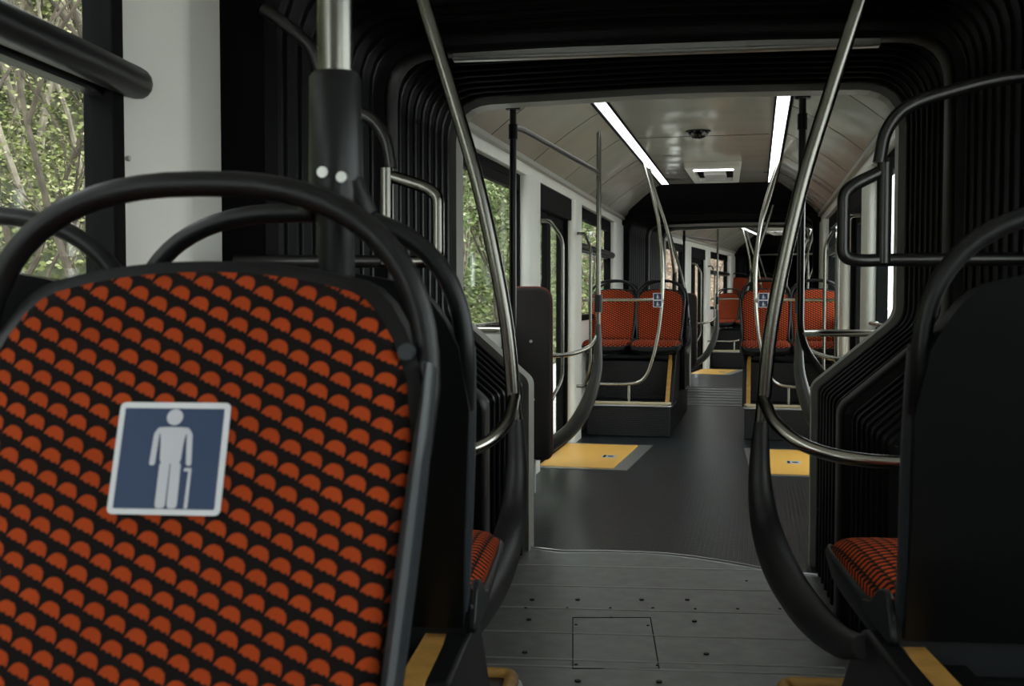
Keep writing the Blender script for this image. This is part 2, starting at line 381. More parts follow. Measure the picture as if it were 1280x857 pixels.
def coach(F, tagname, sides, y_end, strip=(.0, 6.45)):
    # floor
    m = MB(); m.box(-1.15, 1.15, -.35, y_end+.12, -.05, 0); m.build('floor', 'floor_rubber', frame=F, kind='structure', smooth=False)
    # flat ceiling, coves, ledge
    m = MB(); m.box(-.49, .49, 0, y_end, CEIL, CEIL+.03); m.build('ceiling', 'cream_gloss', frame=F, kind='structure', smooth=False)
    m = MB()
    for yy in (3.17, ): m.box(-.47, .47, yy-.003, yy+.003, CEIL-.002, CEIL+.001)
    m.build('trim_ceiling_seam', 'black_frame', frame=F, kind='structure', smooth=False)
    for s, nm in ((-1, 'left'), (1, 'right')):
        m = MB(); pr = cove_profile(s); pr2 = [(x, z+.02) for x, z in pr][::-1]
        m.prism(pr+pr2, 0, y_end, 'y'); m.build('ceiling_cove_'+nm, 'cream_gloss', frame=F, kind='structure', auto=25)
        m = MB(); m.prism([(s*1.02, CEIL-.325), (s*1.02, CEIL-.285), (s*1.05, CEIL-.28), (s*1.05, CEIL-.33)], 0, y_end); m.prism([(s*1.055, CEIL-.33), (s*1.055, CEIL-.31), (s*1.085, CEIL-.31), (s*1.085, CEIL-.345)], 0, y_end)
        m.build('trim_cove_'+nm, 'cream_frame', frame=F, kind='structure', bevel=.003)
        m = MB()                                      # joints of the cove panels
        for yy in (.85, 2.0, 3.15, 4.4, 5.6):
            p = cove_profile(s)
            for (xa, za), (xb, zb) in zip(p[:-1], p[1:]):
                m.prism([(xa, za-.0015), (xb, zb-.0015), (xb, zb+.004), (xa, za+.004)], yy-.004, yy+.004)
        m.build('trim_cove_joint_'+nm, 'black_frame', frame=F, kind='structure', smooth=False)
        # light strip
        l = MB(); l.box(s*.50, s*.575, strip[0]+.12, strip[1], CEIL-.006, CEIL+.008)
        h = MB(); h.box(s*.488, s*.499, strip[0], strip[1]+.03, CEIL-.012, CEIL+.02); h.box(s*.576, s*.592, strip[0], strip[1]+.03, CEIL-.016, CEIL+.02)
        root = thing('ceiling_light', '%s long white ceiling light strip of the %s coach' % (nm, tagname), 'ceiling light', F, (s*.54, 3.2, CEIL))
        l.build('diffuser', 'led', parent=root, smooth=False); h.build('housing', 'black_frame', parent=root, smooth=False)
        # header, sill and outer wall
        if (nm, 'none') in sides: continue
        m = MB(); m.box(s*1.05, s*1.15, 0, y_end, 1.965, CEIL-.02); m.box(s*(WX-.005), s*1.15, .1, 2.0, -.05, .985)
        m.box(s*(WX-.005), s*1.15, 3.9, y_end, -.05, .985); m.box(s*(WX-.005), s*1.15, 0, .12, 0, 2.0)
        m.build('wall_'+nm, 'cream', frame=F, kind='structure', bevel=.004)
        for k, (a, b) in enumerate(((1.90, 2.34), (3.72, 4.12), (6.35, y_end))):
            m = MB(); x0 = 1.035
            m.prism([(p.x, p.y) for p in fillet([(s*1.15, a, 0), (s*x0, a, 0), (s*x0, b, 0), (s*1.15, b, 0)], .06)], 0, 1.97, 'z')
            m.build('trim_pillar_%s' % nm, 'cream', frame=F, kind='structure')
        window(F, s, .12, 1.92); door(F, s, 2.36, 3.72); window(F, s, 4.14, 6.33, transom=1.62)
    # black slanted fascia down to the passage, seen from inside the coach
    m = MB(); m.prism([(y_end-.62, CEIL+.01), (y_end-.60, CEIL-.02), (y_end-.32, CEIL-.24), (y_end-.02, CEIL-.29), (y_end+.1, CEIL-.27), (y_end+.1, CEIL+.01)], -1.0, 1.0, 'x')
    m.build('ceiling_fascia', 'black_frame', frame=F, kind='structure', bevel=.01)
    # end walls
    ring(F, -.02, .10, 'wall_front_'+tagname, 'cream_frame'); ring(F, y_end-.12, y_end+.02, 'wall_back_'+tagname, 'black_frame')
    m = MB()
    for s in (-1, 1):
        m.box(s*.78, s*1.15, y_end-.1, y_end, 0, 1.0); m.box(s*1.10, s*1.15, y_end-.1, y_end, 1.0, 2.3); m.box(s*.80, s*1.15, 0, .09, 0, .86)
    m.box(-1.15, 1.15, y_end-.1, y_end, 2.2, CEIL+.03); m.box(-1.15, 1.15, 0.0, .09, 2.2, CEIL+.03)
    m.build('wall_end_'+tagname, 'black_frame', frame=F, kind='structure')
coach(F2, 'middle', [], 7.1)
coach(F3, 'far', [], 7.1)

# ---------------- coach roof and underside so no light leaks round the joints
def shell_roof(F, y0, y1, nm):
    m = MB(); m.box(-1.2, 1.2, y0, y1, CEIL+.035, CEIL+.09); m.build('ceiling_roof_'+nm, 'black_frame', frame=F, kind='structure', smooth=False)
shell_roof(F2, -.05, 7.15, 'middle'); shell_roof(F3, -.05, 7.15, 'far'); shell_roof(F1, -6.1, -.98, 'near')

# ---------------- near coach (camera stands in it)
def near_coach():
    F = F1
    m = MB(); m.box(-1.15, 1.15, -6.05, -1.0, -.05, 0); m.build('floor', 'floor_rubber', frame=F, kind='structure', smooth=False)
    m = MB(); m.box(-1.15, 1.15, -6.05, -1.0, 2.30, 2.34); m.build('ceiling', 'cream', frame=F, kind='structure', smooth=False)
    m = MB(); m.box(-1.15, 1.15, -6.05, -6.0, 0, 2.3); m.build('wall_back', 'cream', frame=F, kind='structure', smooth=False)
    # left wall
    m = MB(); m.box(-1.15, -1.105, -6.0, -1.0, 0, .98); m.box(-1.15, -1.06, -6.0, -1.0, 1.97, 2.32); m.build('wall_left', 'cream', frame=F, kind='structure', bevel=.004)
    m = MB(); m.prism([(p.x, p.y) for p in fillet([(-1.15, -1.70, 0), (-1.10, -1.70, 0), (-1.075, -1.665, 0), (-1.005, -1.565, 0), (-1.045, -1.26, 0), (-1.15, -1.1, 0)], [0, .01, .05, .02, .02, 0])], 0, 2.3, 'z')
    m.build('trim_pillar_left', 'cream_lit', frame=F, kind='structure', auto=30)
    b = MB(); b.cyl((-1.090, -1.687, 1.47), (1, 0, 0), .006, .008); b.build('trim_pillar_stud', 'light_grey', frame=F, kind='structure')
    window(F, -1, -3.6, -1.70, transom=1.63, z1=2.0); window(F, -1, -5.6, -3.75, transom=1.63, z1=2.0)
    m = MB(); m.box(-1.15, -1.06, -3.75, -3.6, 0, 2.3); m.box(-1.15, -1.06, -6.0, -5.6, 0, 2.3); m.build('trim_pillar_left', 'cream', frame=F, kind='structure', bevel=.01)
    # right wall: windows only behind the camera
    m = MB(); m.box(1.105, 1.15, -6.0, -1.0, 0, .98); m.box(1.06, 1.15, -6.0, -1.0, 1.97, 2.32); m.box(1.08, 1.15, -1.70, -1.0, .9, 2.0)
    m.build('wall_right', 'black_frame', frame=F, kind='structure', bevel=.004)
    window(F, 1, -5.7, -3.7, transom=1.63, z1=2.0); window(F, 1, -3.6, -1.72, transom=1.63, z1=2.0)
    m = MB(); m.box(1.06, 1.15, -3.7, -3.6, 0, 2.3); m.build('trim_pillar_right', 'cream', frame=F, kind='structure', bevel=.01)
    m = MB(); m.box(1.06, 1.15, -6.0, -5.7, 0, 2.3); m.build('trim_pillar_right', 'cream', frame=F, kind='structure', bevel=.01)
    ring(F, -1.14, -1.03, 'wall_front_near', 'black_frame')
    m = MB(); m.box(-1.11, -.8, -1.12, -1.05, 0, 2.3); m.box(.8, 1.11, -1.12, -1.05, 0, 2.3) if False else None
    m = MB()
    for s in (-1, 1): m.box(s*.78, s*1.11, -1.12, -1.05, 0, .9); m.box(s*1.0, s*1.13, -1.12, -1.05, .9, 2.3)
    m.box(-1.1, 1.1, -1.12, -1.05, 2.2, 2.32)
    m.build('wall_end_near', 'black_frame', frame=F, kind='structure')
near_coach()

# ---------------- metal floors of the gangways
def W2(F, p): return F @ Vector(p)
def gangway_floor():
    # aluminium plates laid square to the near coach; front edge is the curve of the turntable
    Fi = F1.inverted()
    arc = [(-1.16, 4.97), (-1.0, 4.93), (-.877, 4.895), (-.70, 4.935), (-.514, 4.955), (-.38, 4.95), (-.255, 4.915), (-.10, 4.85), (.045, 4.77), (.20, 4.72), (.35, 4.70)]
    arcl = [Fi @ Vector((x, y, 0)) for x, y in arc]
    m = MB(); poly = [(-.98, -1.45), (.98, -1.45)]+[(p.x, p.y) for p in arcl][::-1]
    m.prism(poly, -.04, .004, 'z'); o = m.build('floor', 'alu', frame=F1, kind='structure', smooth=False)
    m = MB()
    for k, y in enumerate([-1.33, -1.16, -.98, -.72, -.47, -.40, -.12, .18, .50, .83]):
        m.prism([(y-.010, .0035), (y-.008, .0056), (y+.006, .0056), (y+.008, .0035)], -.80, .66, 'x')
    m.build('trim_floor_ridge', 'ridge_highlight', frame=F1, kind='structure', smooth=False)
    t = MB(); t.tube([(p.x, p.y, .006) for p in arcl], .006, 8); t.tube([(p.x, p.y-.018, .002) for p in arcl], .004, 6)
    t.build('trim_floor_edge', 'alu_trim', frame=F1, kind='structure')
    # screws: two rows along the seam plus loose ones
    b = MB()
    P = lambda x, y: onfloor(x, y)
    for x, y in [(665, 751), (722, 751), (802, 751), (859, 751), (661, 776), (868, 778), (656, 817), (883, 819), (722, 853), (824, 854)]:
        p = Fi @ P(x, y); b.cyl((p.x, p.y, .006), (0, 0, 1), .009, .006, 12)
    for x, y in [(657, 761), (709, 761), (763, 761), (816, 761), (869, 762), (922, 762), (975, 762), (720, 782), (810, 783), (764, 773), (720, 832), (822, 833), (933, 727)]:
        p = Fi @ P(x, y); b.cyl((p.x, p.y, .005), (0, 0, 1), .0055, .004, 10)
    b.build('trim_floor_screws', 'bolt', frame=F1, kind='structure')
    h = MB(); c = [Fi @ P(x, y) for x, y in [(716, 773), (813, 773), (824, 837), (716, 837)]]
    for a, d in zip(c, c[1:]+c[:1]):
        h.tube([(a.x, a.y, .004), (d.x, d.y, .004)], .0022, 6)
    h.build('trim_floor_hatch', 'black_frame', frame=F1, kind='structure')
def onfloor(x, y):
    R = co.rotation_euler.to_matrix(); d = R @ Vector(((x-640)/FX, (428.5-y)/FX, -1)); return Vector((0, 0, EYE))+d*(EYE/-d.z)
gangway_floor()
def gangway_floor_far(Fa, Fb, nm):
    m = MB(); a, b = Fa.translation, Fb.translation
    c = [Fa @ Vector((-.9, -.05, 0)), Fa @ Vector((.9, -.05, 0)), Fb @ Vector((.9, .08, 0)), Fb @ Vector((-.9, .08, 0))]
    m.prism([(p.x, p.y) for p in c], -.04, .004, 'z'); m.build('floor', 'alu', kind='structure', smooth=False, frame=ID)
    m = MB(); n = 7
    for k in range(n):
        t = (k+.7)/n; l = c[0].lerp(c[3], t); r = c[1].lerp(c[2], t)
        m.prism([(l.x, l.y-.012), (r.x, r.y-.012), (r.x, r.y+.012), (l.x, l.y+.012)], .003, .012, 'z')
    m.build('trim_floor_ridge', 'alu_trim', kind='structure', smooth=False, frame=ID)
gangway_floor_far(M2a, F3, 'middle'); gangway_floor_far(M3a, M3b, 'far')
m = MB(); m.box(-1.2, 1.2, 2.05, 2.1, 0, 2.4); m.build('wall_daylight_stop', 'black_frame', frame=M3a, kind='structure')  # added black board, keeps daylight out behind the last gangway

# ---------------- seat
def make_seat():
    """local: seat front towards -y, z=0 is the top of the box it stands on, backrest top front edge at y=0"""
    root = thing('tram_seat', '', 'seat', ID)
    REC = .34
    def yrec(z): return -(.53-z)*REC-(.10*max(0, .16-z)/.16)**1.0*.3
    def top(u): return .530-.040*abs(u)**2.2-.060*(max(0, abs(u)-.70)/.30)**2.4
    def halfw(v): return .188+.027*min(1, v*1.25)-(.010*max(0, v-.8)/.2)
    def pad(mb, grow, th, y_off, puff, uv=False, z0=.075, N=28, V=30):
        vs = []; uvs = []
        for side in (0, 1):
            for j in range(V+1):
                v = j/V
                for i in range(N+1):
                    u = -1+2*i/N
                    wv = halfw(v)+grow
                    # round the upper corners
                    cz = top(u)+grow; z = z0+(cz-z0)*v
                    lim = 1.0
                    x = u*wv
                    e = (1-abs(u)**7)*(1-(v**14))*(1-(1-v)**14)
                    yy = yrec(z)+y_off-(puff*max(0, e)**.5 if side == 0 else -th)
                    vs.append((x, yy, z)); uvs.append((x, z*1.06))
        n1 = N+1; S = (V+1)*n1
        fs = [(j*n1+i, j*n1+i+1, (j+1)*n1+i+1, (j+1)*n1+i) for j in range(V) for i in range(N)]
        fs += [(S+j*n1+i, S+(j+1)*n1+i, S+(j+1)*n1+i+1, S+j*n1+i+1) for j in range(V) for i in range(N)]
        bd = [i for i in range(N+1)]+[j*n1+N for j in range(1, V+1)]+[V*n1+i for i in range(N-1, -1, -1)]+[j*n1 for j in range(V-1, 0, -1)]
        fs += [(bd[k], bd[(k+1) % len(bd)], S+bd[(k+1) % len(bd)], S+bd[k]) for k in range(len(bd))]
        mb.add(vs, fs, uvs if uv else None)
    m = MB(); pad(m, 0, .012, 0, .016, True); back = m.build('backrest', 'fabric', parent=root, auto=80)
    # shell in black with a raised rim, lower side pieces in grey
    m = MB(); pad(m, .011, .035, .008, .006, False, z0=.03); m.build('back_shell', 'black_plastic', parent=root, auto=60)
    for s in (-1, 1):
        m = MB(); P = []
        for k in range(13):
            z = .06+(.44-.06)*k/12; v = (z-.075)/.45; P.append((s*(halfw(max(v, 0))+.013), yrec(z)+.006, z))
        rr = [(.005+.005*math.sin(PI*min(1, (k+.5)/13)), .020) for k in range(13)]
        m.tube(P, rr, 10); lab(m.build('side_trim', 'grey_shell', parent=root), 'grey side trim of the backrest')
    # grab loop arching over the top
    P = []
    for k in range(33):
        a = PI*k/32; c, s_ = math.cos(a), math.sin(a)
        x = math.copysign(abs(c)**.80, c)*.222; z = .42+.195*abs(s_)**.80; P.append((x, yrec(.47)+.010+.006*s_, z))
    P = [(P[0][0]-.004, yrec(.38)+.012, .36)]+P+[(P[-1][0]+.004, yrec(.38)+.012, .36)]
    m = MB(); m.tube(P, .0125, 12); h = m.build('grab_handle', 'black_plastic', parent=root)
    for s in (-1, 1): MB().cyl((s*.206, yrec(.45)-.004, .455), (0, 1, 0), .008, .012, 12).build('screw_cap', 'grey_shell', parent=root)
    # cushion
    m = MB(); N, V = 20, 20; vs = []; uvs = []; fs = []
    for side in (0, 1):
        for j in range(V+1):
            for i in range(N+1):
                u = -1+2*i/N; v = j/V; y = -.225-.475*v; x = u*(.206-.008*v**3)
                e = max(0, (1-abs(u)**6)*(1-v**10)*(1-(1-v)**12))**.5
                z = (.058+.028*e-.02*v**6 - .008*math.cos(u*1.4)) if side == 0 else .03-.012*v**6
                if v > .85: x *= 1-.12*((v-.85)/.15)**3*abs(u)**2
                vs.append((x, y, z)); uvs.append((x, -y*1.02))
    n1 = N+1; S = (V+1)*n1
    fs = [(j*n1+i, (j+1)*n1+i, (j+1)*n1+i+1, j*n1+i+1) for j in range(V) for i in range(N)]+[(S+j*n1+i, S+j*n1+i+1, S+(j+1)*n1+i+1, S+(j+1)*n1+i) for j in range(V) for i in range(N)]
    bd = [i for i in range(N+1)]+[j*n1+N for j in range(1, V+1)]+[V*n1+i for i in range(N-1, -1, -1)]+[j*n1 for j in range(V-1, 0, -1)]
    fs += [(bd[k], S+bd[k], S+bd[(k+1) % len(bd)], bd[(k+1) % len(bd)]) for k in range(len(bd))]
    m.add(vs, fs, uvs); m.build('cushion', 'fabric', parent=root, auto=80)
    # seat pan with turned-up sides
    m = MB(); sec = [(-.208, .046), (-.216, .035), (-.200, -.02), (-.10, -.045), (.10, -.045), (.200, -.02), (.216, .035), (.208, .046), (.200, .03), (-.200, .03)]
    vs = []; ys = [-.16, -.34, -.56, -.67, -.715]; sc2 = [1, 1, .985, .96, .90]; zz = [.02, 0, 0, .0, .006]
    for y, q, dz in zip(ys, sc2, zz):
        for x, z in sec: vs.append((x*q, y, z+dz+(.0 if q > .9 else (.02-z)*.5)))
    n = len(sec); fs = [(j*n+k, j*n+(k+1) % n, (j+1)*n+(k+1) % n, (j+1)*n+k) for j in range(len(ys)-1) for k in range(n)]+[tuple(range(n)), tuple(range(n*(len(ys)-1), n*len(ys)))[::-1]]
    m.add(vs, fs); m.build('seat_pan', 'pan_grey', parent=root, bevel=.008, auto=60)
    for s in (-1, 1):       # wings joining pan and back
        m = MB(); W = [(-.14, .02), (-.32, .02), (-.33, .04), (-.27, .05), (-.225, .085), (-.18, .09)]
        m.prism([(p.x, p.y) for p in fillet([(a, b, 0) for a, b in W], .03, 4, closed=True)], s*.206, s*.218, 'x')
        m.build('side_wing', 'pan_grey', parent=root, bevel=.008, auto=50)
    m = MB(); m.box(-.15, .15, -.50, -.12, -.03 if False else .0, .005) if False else m.box(-.12, .12, -.52, -.14, -.05, -.02)
    m.box(-.16, -.11, -.55, -.02, -.05, -.005); m.box(.11, .16, -.55, -.02, -.05, -.005)
    m.build('mounting_frame', 'black_frame', parent=root, bevel=.004)
    return root, yrec
seat0, yrec = make_seat()
used = []
BOXTOP = .72-.045      # boxes the seats are bolted on
def place_seat(F, x, y, face, label, dz=0, rz=0):
    "face -1: looks towards the camera end, +1: looks away"
    o = seat0 if not used else copy_tree(seat0); used.append(o)
    o.matrix_world = F @ T((x, y, BOXTOP+.05+dz-.05)) @ RZ((0 if face < 0 else 180)+rz)
    o['label'] = label; o['category'] = 'seat'; return o
hero = place_seat(F1, -.481, -2.85, -1, 'large orange and black patterned tram seat with the walking-cane sticker, closest of all')
place_seat(F1, -.935, -2.85, -1, 'orange patterned seat by the window beside the seat with the cane sticker')
place_seat(F1, -.495, -2.50, 1, 'seat back to back with the cane-sticker seat, aisle side')
place_seat(F1, -.935, -2.50, 1, 'window-side seat facing away, only its grab loop showing before the forest window')
place_seat(F1, .520, -2.50, 1, 'dark seat at the right of the aisle with a small orange cushion showing')
place_seat(F1, .975, -2.50, 1, 'right-hand seat against the dark near wall, facing away')
GR = 'paired seats of the coaches beyond'
for F, nm in ((F2, 'middle'), (F3, 'far')):
    for s, side in ((-1, 'left'), (1, 'right')):
        for x, pos in ((.475, 'aisle'), (.915, 'window')):
            place_seat(F, s*x, 5.22, -1, dz=.05, label= 'orange seat facing the camera, %s side %s seat of the %s coach' % (side, pos, nm))
            place_seat(F, s*x, 5.56, 1, dz=.05, label= 'seat facing away behind the %s %s seat of the %s coach' % (side, pos, nm))
for x, pos in ((-.93, 'window'), (-.475, 'aisle')):
    place_seat(F3, x, 6.9 if False else 6.75, -1, 'raised orange seat by the %s behind all others at the far end' % pos, dz=.36)

# ---------------- sticker on the first seat
def sticker():
    bk = [c for c in hero.children if c.name.startswith('backrest')][0]
    m = MB(); cx, cz = -.0045, .0
    W_, H_ = .0525, .0520
    zc = (1.0345-.67-.005)
    def S(u, v, lift): # u right, v up; metres from the sticker's centre
        z = zc+v*.94; return (cx+u, yrec(z)-.016-lift, z)
    def poly(pts, lift, slot):
        m.slot = slot; n = len(pts); vs = [S(u, v, lift) for u, v in pts]+[S(u, v, lift-.0012) for u, v in pts]
        m.add(vs, [tuple(range(n)), tuple(range(n, 2*n))[::-1]]+[(i, n+i, n+(i+1) % n, (i+1) % n) for i in range(n)])
    def rrect(a, b, c, d, r, n=5): return [(p.x, p.y) for p in fillet([(a, b, 0), (c, b, 0), (c, d, 0), (a, d, 0)], r, n, closed=True)]
    poly(rrect(-W_, -H_, W_, H_, .006), .0030, 0)
    poly(rrect(-W_+.0055, -H_+.0055, W_-.0055, H_-.0055, .001), .0036, 1)
    k = .000165; X0, Y0 = 533, 437     # drawing units of the pictogram
    def Q(pts, sh=0): return [((x-X0)*k+0*sh, (Y0-y)*k) for x, y in pts]
    def R_(pts, r, n=4): return [(p.x, p.y) for p in fillet([(a, b, 0) for a, b in Q(pts)], r*k, n, closed=True)]
    hd = [(540+46*math.cos(2*PI*i/20), 205+46*math.sin(2*PI*i/20)) for i in range(20)]
    poly(Q(hd), .0042, 2)
    poly(R_([(462, 262), (622, 262), (606, 345), (600, 470), (484, 470), (476, 345)], 30), .0042, 2)
    poly(R_([(500, 263), (455, 263), (432, 300), (424, 478), (456, 478), (462, 300)], 14), .0042, 2)
    poly(R_([(590, 263), (625, 263), (652, 300), (664, 478), (634, 478), (620, 300)], 14), .0042, 2)
    poly(R_([(484, 460), (541, 460), (541, 715), (484, 715)], 22), .0042, 2)
    poly(R_([(547, 460), (604, 460), (608, 715), (551, 715)], 22), .0042, 2)
    poly(R_([(652, 492), (668, 492), (668, 715), (648, 715)], 8), .0042, 2)
    poly(R_([(626, 492), (668, 490), (668, 508), (626, 510)], 7), .0042, 2)
    o = m.build('cane_sticker', None, parent=bk, smooth=False, mats=['sticker_white', 'sticker_blue', 'sticker_figure'])
    lab(o, 'blue sticker with white border and a figure leaning on a cane')
sticker()

# ---------------- podiums, seat boxes, barriers
def podium(F, s, y0, y1, dirn, label, yb0, yb1, both=False):
    """dirn -1: its open front is at y0 (facing the camera end); +1: front at y1"""
    xi = .305
    m = MB(); m.box(s*xi, s*1.02, y0, y1, 0, .28)
    root = thing('seat_podium', label, 'podium', F, (s*.7, (y0+y1)/2, 0))
    m.build('step', 'podium_rubber', parent=root, bevel=.01)
    nose = 'nosing_yellow' if F is F1 else 'nosing_cream'
    fronts = []
    if dirn < 0 or both: fronts.append(-1)
    if dirn > 0 or both: fronts.append(1)
    for d in fronts:
        yf = y0 if d < 0 else y1; a, b = sorted((yf-.006*-d if False else yf+.004*d, yf-.035*d))
        n = MB(); pts = fillet([(s*1.02, yf-.012*d, .282), (s*(xi+.01), yf-.012*d, .282), (s*(xi+.01), yf-.50*d, .282)], .035)
        for A, B in zip(pts[:-1], pts[1:]): pass
        n.tube(pts, [( .022, .022)]*len(pts) if False else .017, 10); n.build('nosing', nose, parent=root)
        n = MB(); pts = fillet([(s*1.02, yf+.006*d, .262), (s*(xi-.006), yf+.006*d, .262), (s*(xi-.006), yf-.50*d, .262)], .045)
        n.tube(pts, .010, 8); n.build('nosing_edge', 'alu_trim', parent=root)
    xb = .33
    m = MB(); m.box(s*xb, s*1.03, yb0, yb1, .28, BOXTOP-.052); m.build('seat_box', 'podium_rubber', parent=root, bevel=.008)
    # side barriers rising in front of the seats, sloping face edged in yellow
    zt = BOXTOP+.01
    for d in fronts:
        ya = (yb0 if d < 0 else yb1); k = .40
        yy = lambda t: ya+d*k*(1-t)
        poly = [(yy(0), .27), (yy(.93), zt-.01), (yy(1.0)-d*.01, zt+.01), (ya-d*.30, zt+.01), (ya-d*.30, .28)]
        p = [(q.x, q.y) for q in fillet([(a, b, 0) for a, b in poly], [0, .05, .03, .02, 0], 5, closed=True)]
        m = MB(); m.prism(p, s*.285, s*.325, 'x'); m.build('barrier', 'grey_shell' if False else 'black_plastic', parent=root, bevel=.008)
        n = MB()
        q = fillet([(s*.334, yy(-.0), .29), (s*.334, yy(1.0), zt+.004), (s*.334, ya-d*.45, zt+.012)], .05)
        vs = []
        for p_ in q:
            vs += [(s*.318, p_.y+d*.006, p_.z+.003), (s*.352, p_.y+d*.006, p_.z+.003), (s*.352, p_.y-d*.004, p_.z-.012), (s*.318, p_.y-d*.004, p_.z-.012)]
        fs = [(i*4+k_, i*4+(k_+1) % 4, (i+1)*4+(k_+1) % 4, (i+1)*4+k_) for i in range(len(q)-1) for k_ in range(4)]+[(0, 1, 2, 3), tuple(range(len(vs)-4, len(vs)))[::-1]]
        n.add(vs, fs); n.build('barrier_edging', 'nosing_yellow', parent=root)
    return root
for F, nm in ((F2, 'middle'), (F3, 'far')):
    for s, side in ((-1, 'left'), (1, 'right')):
        podium(F, s, 4.26, 6.55, -1, 'black stepped podium with yellow edging under the %s seats of the %s coach' % (side, nm), 4.68, 6.1, both=True)
for s, side in ((-1, 'left'), (1, 'right')):
    podium(F1, s, -4.6, -1.33, 1, 'black podium with yellow edging %s of the aisle in the near coach' % side, -3.4 if s < 0 else -2.9, -2.25)
m = MB(); m.box(-1.02, -.34, 6.57, 6.96, 0, .98); tag(m.build('equipment_cabinet', 'podium_rubber', frame=F3, bevel=.01), 'black cabinet carrying the raised seats at the far end', 'cabinet')

# ---------------- poles and rails
def path_obj(name, pts, r, m, F, label=None, cat=None, parent=None, fil=.05, smooth=False, n=12, group=None):
    q = smooth_path(pts) if smooth else (fillet(pts, fil) if fil else [Vector(p) for p in pts])
    mb = MB(); mb.tube(q, r, n)
    if parent is not None: return mb.build(name, m, parent=parent)
    o = mb.build(name, m, frame=F, base=tuple(pts[0]))
    if label: tag(o, label, cat, group)
    return o
def swan_pole(F, s, sg, y, label, near=False):
    """pole leaning out at the top, ending in a broad dark blade; sg=+1 blade runs back towards -y"""
    root = thing('swan_neck_pole', label, 'pole', F, (s*.31, y, 0))
    dl = -.05 if s < 0 else 0
    up = [(s*.555+dl, y, 2.15), (s*.505+dl, y, 1.98), (s*.459+dl, y, 1.836), (s*.400+dl, y, 1.644), (s*.334+dl, y, 1.416), (s*.276+dl, y, 1.13), (s*.256+dl, y, .913), (s*.253+dl, y, .87)]
    path_obj('pole', up, .0165, 'steel_pole', F, parent=root, smooth=True)
    b = smooth_path([(s*x+dl, y-d_*sg, z) for x, d_, z in ((.253, 0, .90), (.250, .01, .78), (.254, .06, .69), (.262, .16, .635), (.268, .32, .612), (.272, .53, .615), (.278, .73, .635), (.282, .88, .672))], 6)
    nn = len(b); rr = [(.017+.017*math.sin(PI*min(1, i/nn*1.15)), .018+.027*math.sin(PI*min(1, i/nn*1.05))) for i in range(nn)]
    mb = MB(); mb.tube(b, rr, 14); mb.build('blade', 'blade_black' if near else 'blade', parent=root)
    r = smooth_path([(s*.256+dl, y-.0*sg, .955), (s*.275+dl*.8, y-.08*sg, .905), (s*.33+dl*.5, y-.15*sg, .865), (s*.43, y-.19*sg, .845), (s*.60, y-.20*sg, .84), (s*1.06, y-.20*sg, .84)], 6)
    mb = MB(); mb.tube(r, .0145, 12); mb.build('side_rail', 'chrome', parent=root)
    return root
swan_pole(F1, -1, 1, -1.40, 'tall bent steel pole in front left of the aisle with dark curved foot', True)
swan_pole(F1, 1, 1, -1.40, 'tall bent steel pole in front right of the aisle with dark curved foot', True)
for F, nm in ((F2, 'middle'), (F3, 'far')):
    for s, side in ((-1, 'left'), (1, 'right')):
        swan_pole(F, s, 1, 6.75, 'bent pole at the %s of the passage at the end of the %s coach' % (side, nm))
# pole of the first seats
def seat_pole(F, x, y, label, zt=2.30):
    root = thing('seat_pole', label, 'pole', F, (x, y, BOXTOP))
    m = MB(); m.tube([(x, y, 1.40), (x+.002, y, zt)], .0175, 18); m.build('pole', 'steel_pole' if y > 0 else 'steel_pole', parent=root)
    m = MB(); m.tube([(x, y, BOXTOP-.05), (x, y, 1.25), (x, y, 1.275), (x, y, 1.285), (x, y, 1.40), (x, y, 1.405)], [.018, .018, .0265, .027, .0255, .022], 20)
    m.tube([(x-.03, y-.004, 1.262), (x-.012, y-.002, 1.285), (x+.012, y, 1.295), (x+.034, y, 1.262)], [.010, .021, .021, .010], 12)
    sl = m.build('sleeve', 'black_plastic', parent=root)
    for dx, dz in ((-.006, 1.303), (.013, 1.298)):
        bo = MB().tube([(x+dx, y-.022, dz), (x+dx, y-.0295, dz)], .0055, 14).build('sleeve_bolt', 'bolt_steel', parent=root)
        MB().tube([(x+dx, y-.029, dz), (x+dx, y-.0300, dz)], .0024, 6).build('socket', 'black_frame', parent=bo)
    return root
seat_pole(F1, -.362, -2.80, 'thick grab pole with black sleeve rising from the cane-sticker seat')
for F, nm in ((F2, 'middle'), (F3, 'far')):
    for s, side in ((-1, 'left'), (1, 'right')):
        root = thing('seat_pole', 'slim bent pole rising over the %s seats of the %s coach' % (side, nm), 'pole', F, (s*.34, 5.38, BOXTOP))
        path_obj('pole', [(s*.57, 5.0, CEIL-.005), (s*.52, 5.08, 2.15), (s*.43, 5.2, 1.85), (s*.38, 5.32, 1.58), (s*.36, 5.38, 1.40)], .0165, 'steel_pole', F, parent=root, smooth=True)
        path_obj('sleeve', [(s*.36, 5.38, 1.42), (s*.36, 5.38, 1.24), (s*.355, 5.38, BOXTOP-.05)], .021, 'black_plastic', F, parent=root)

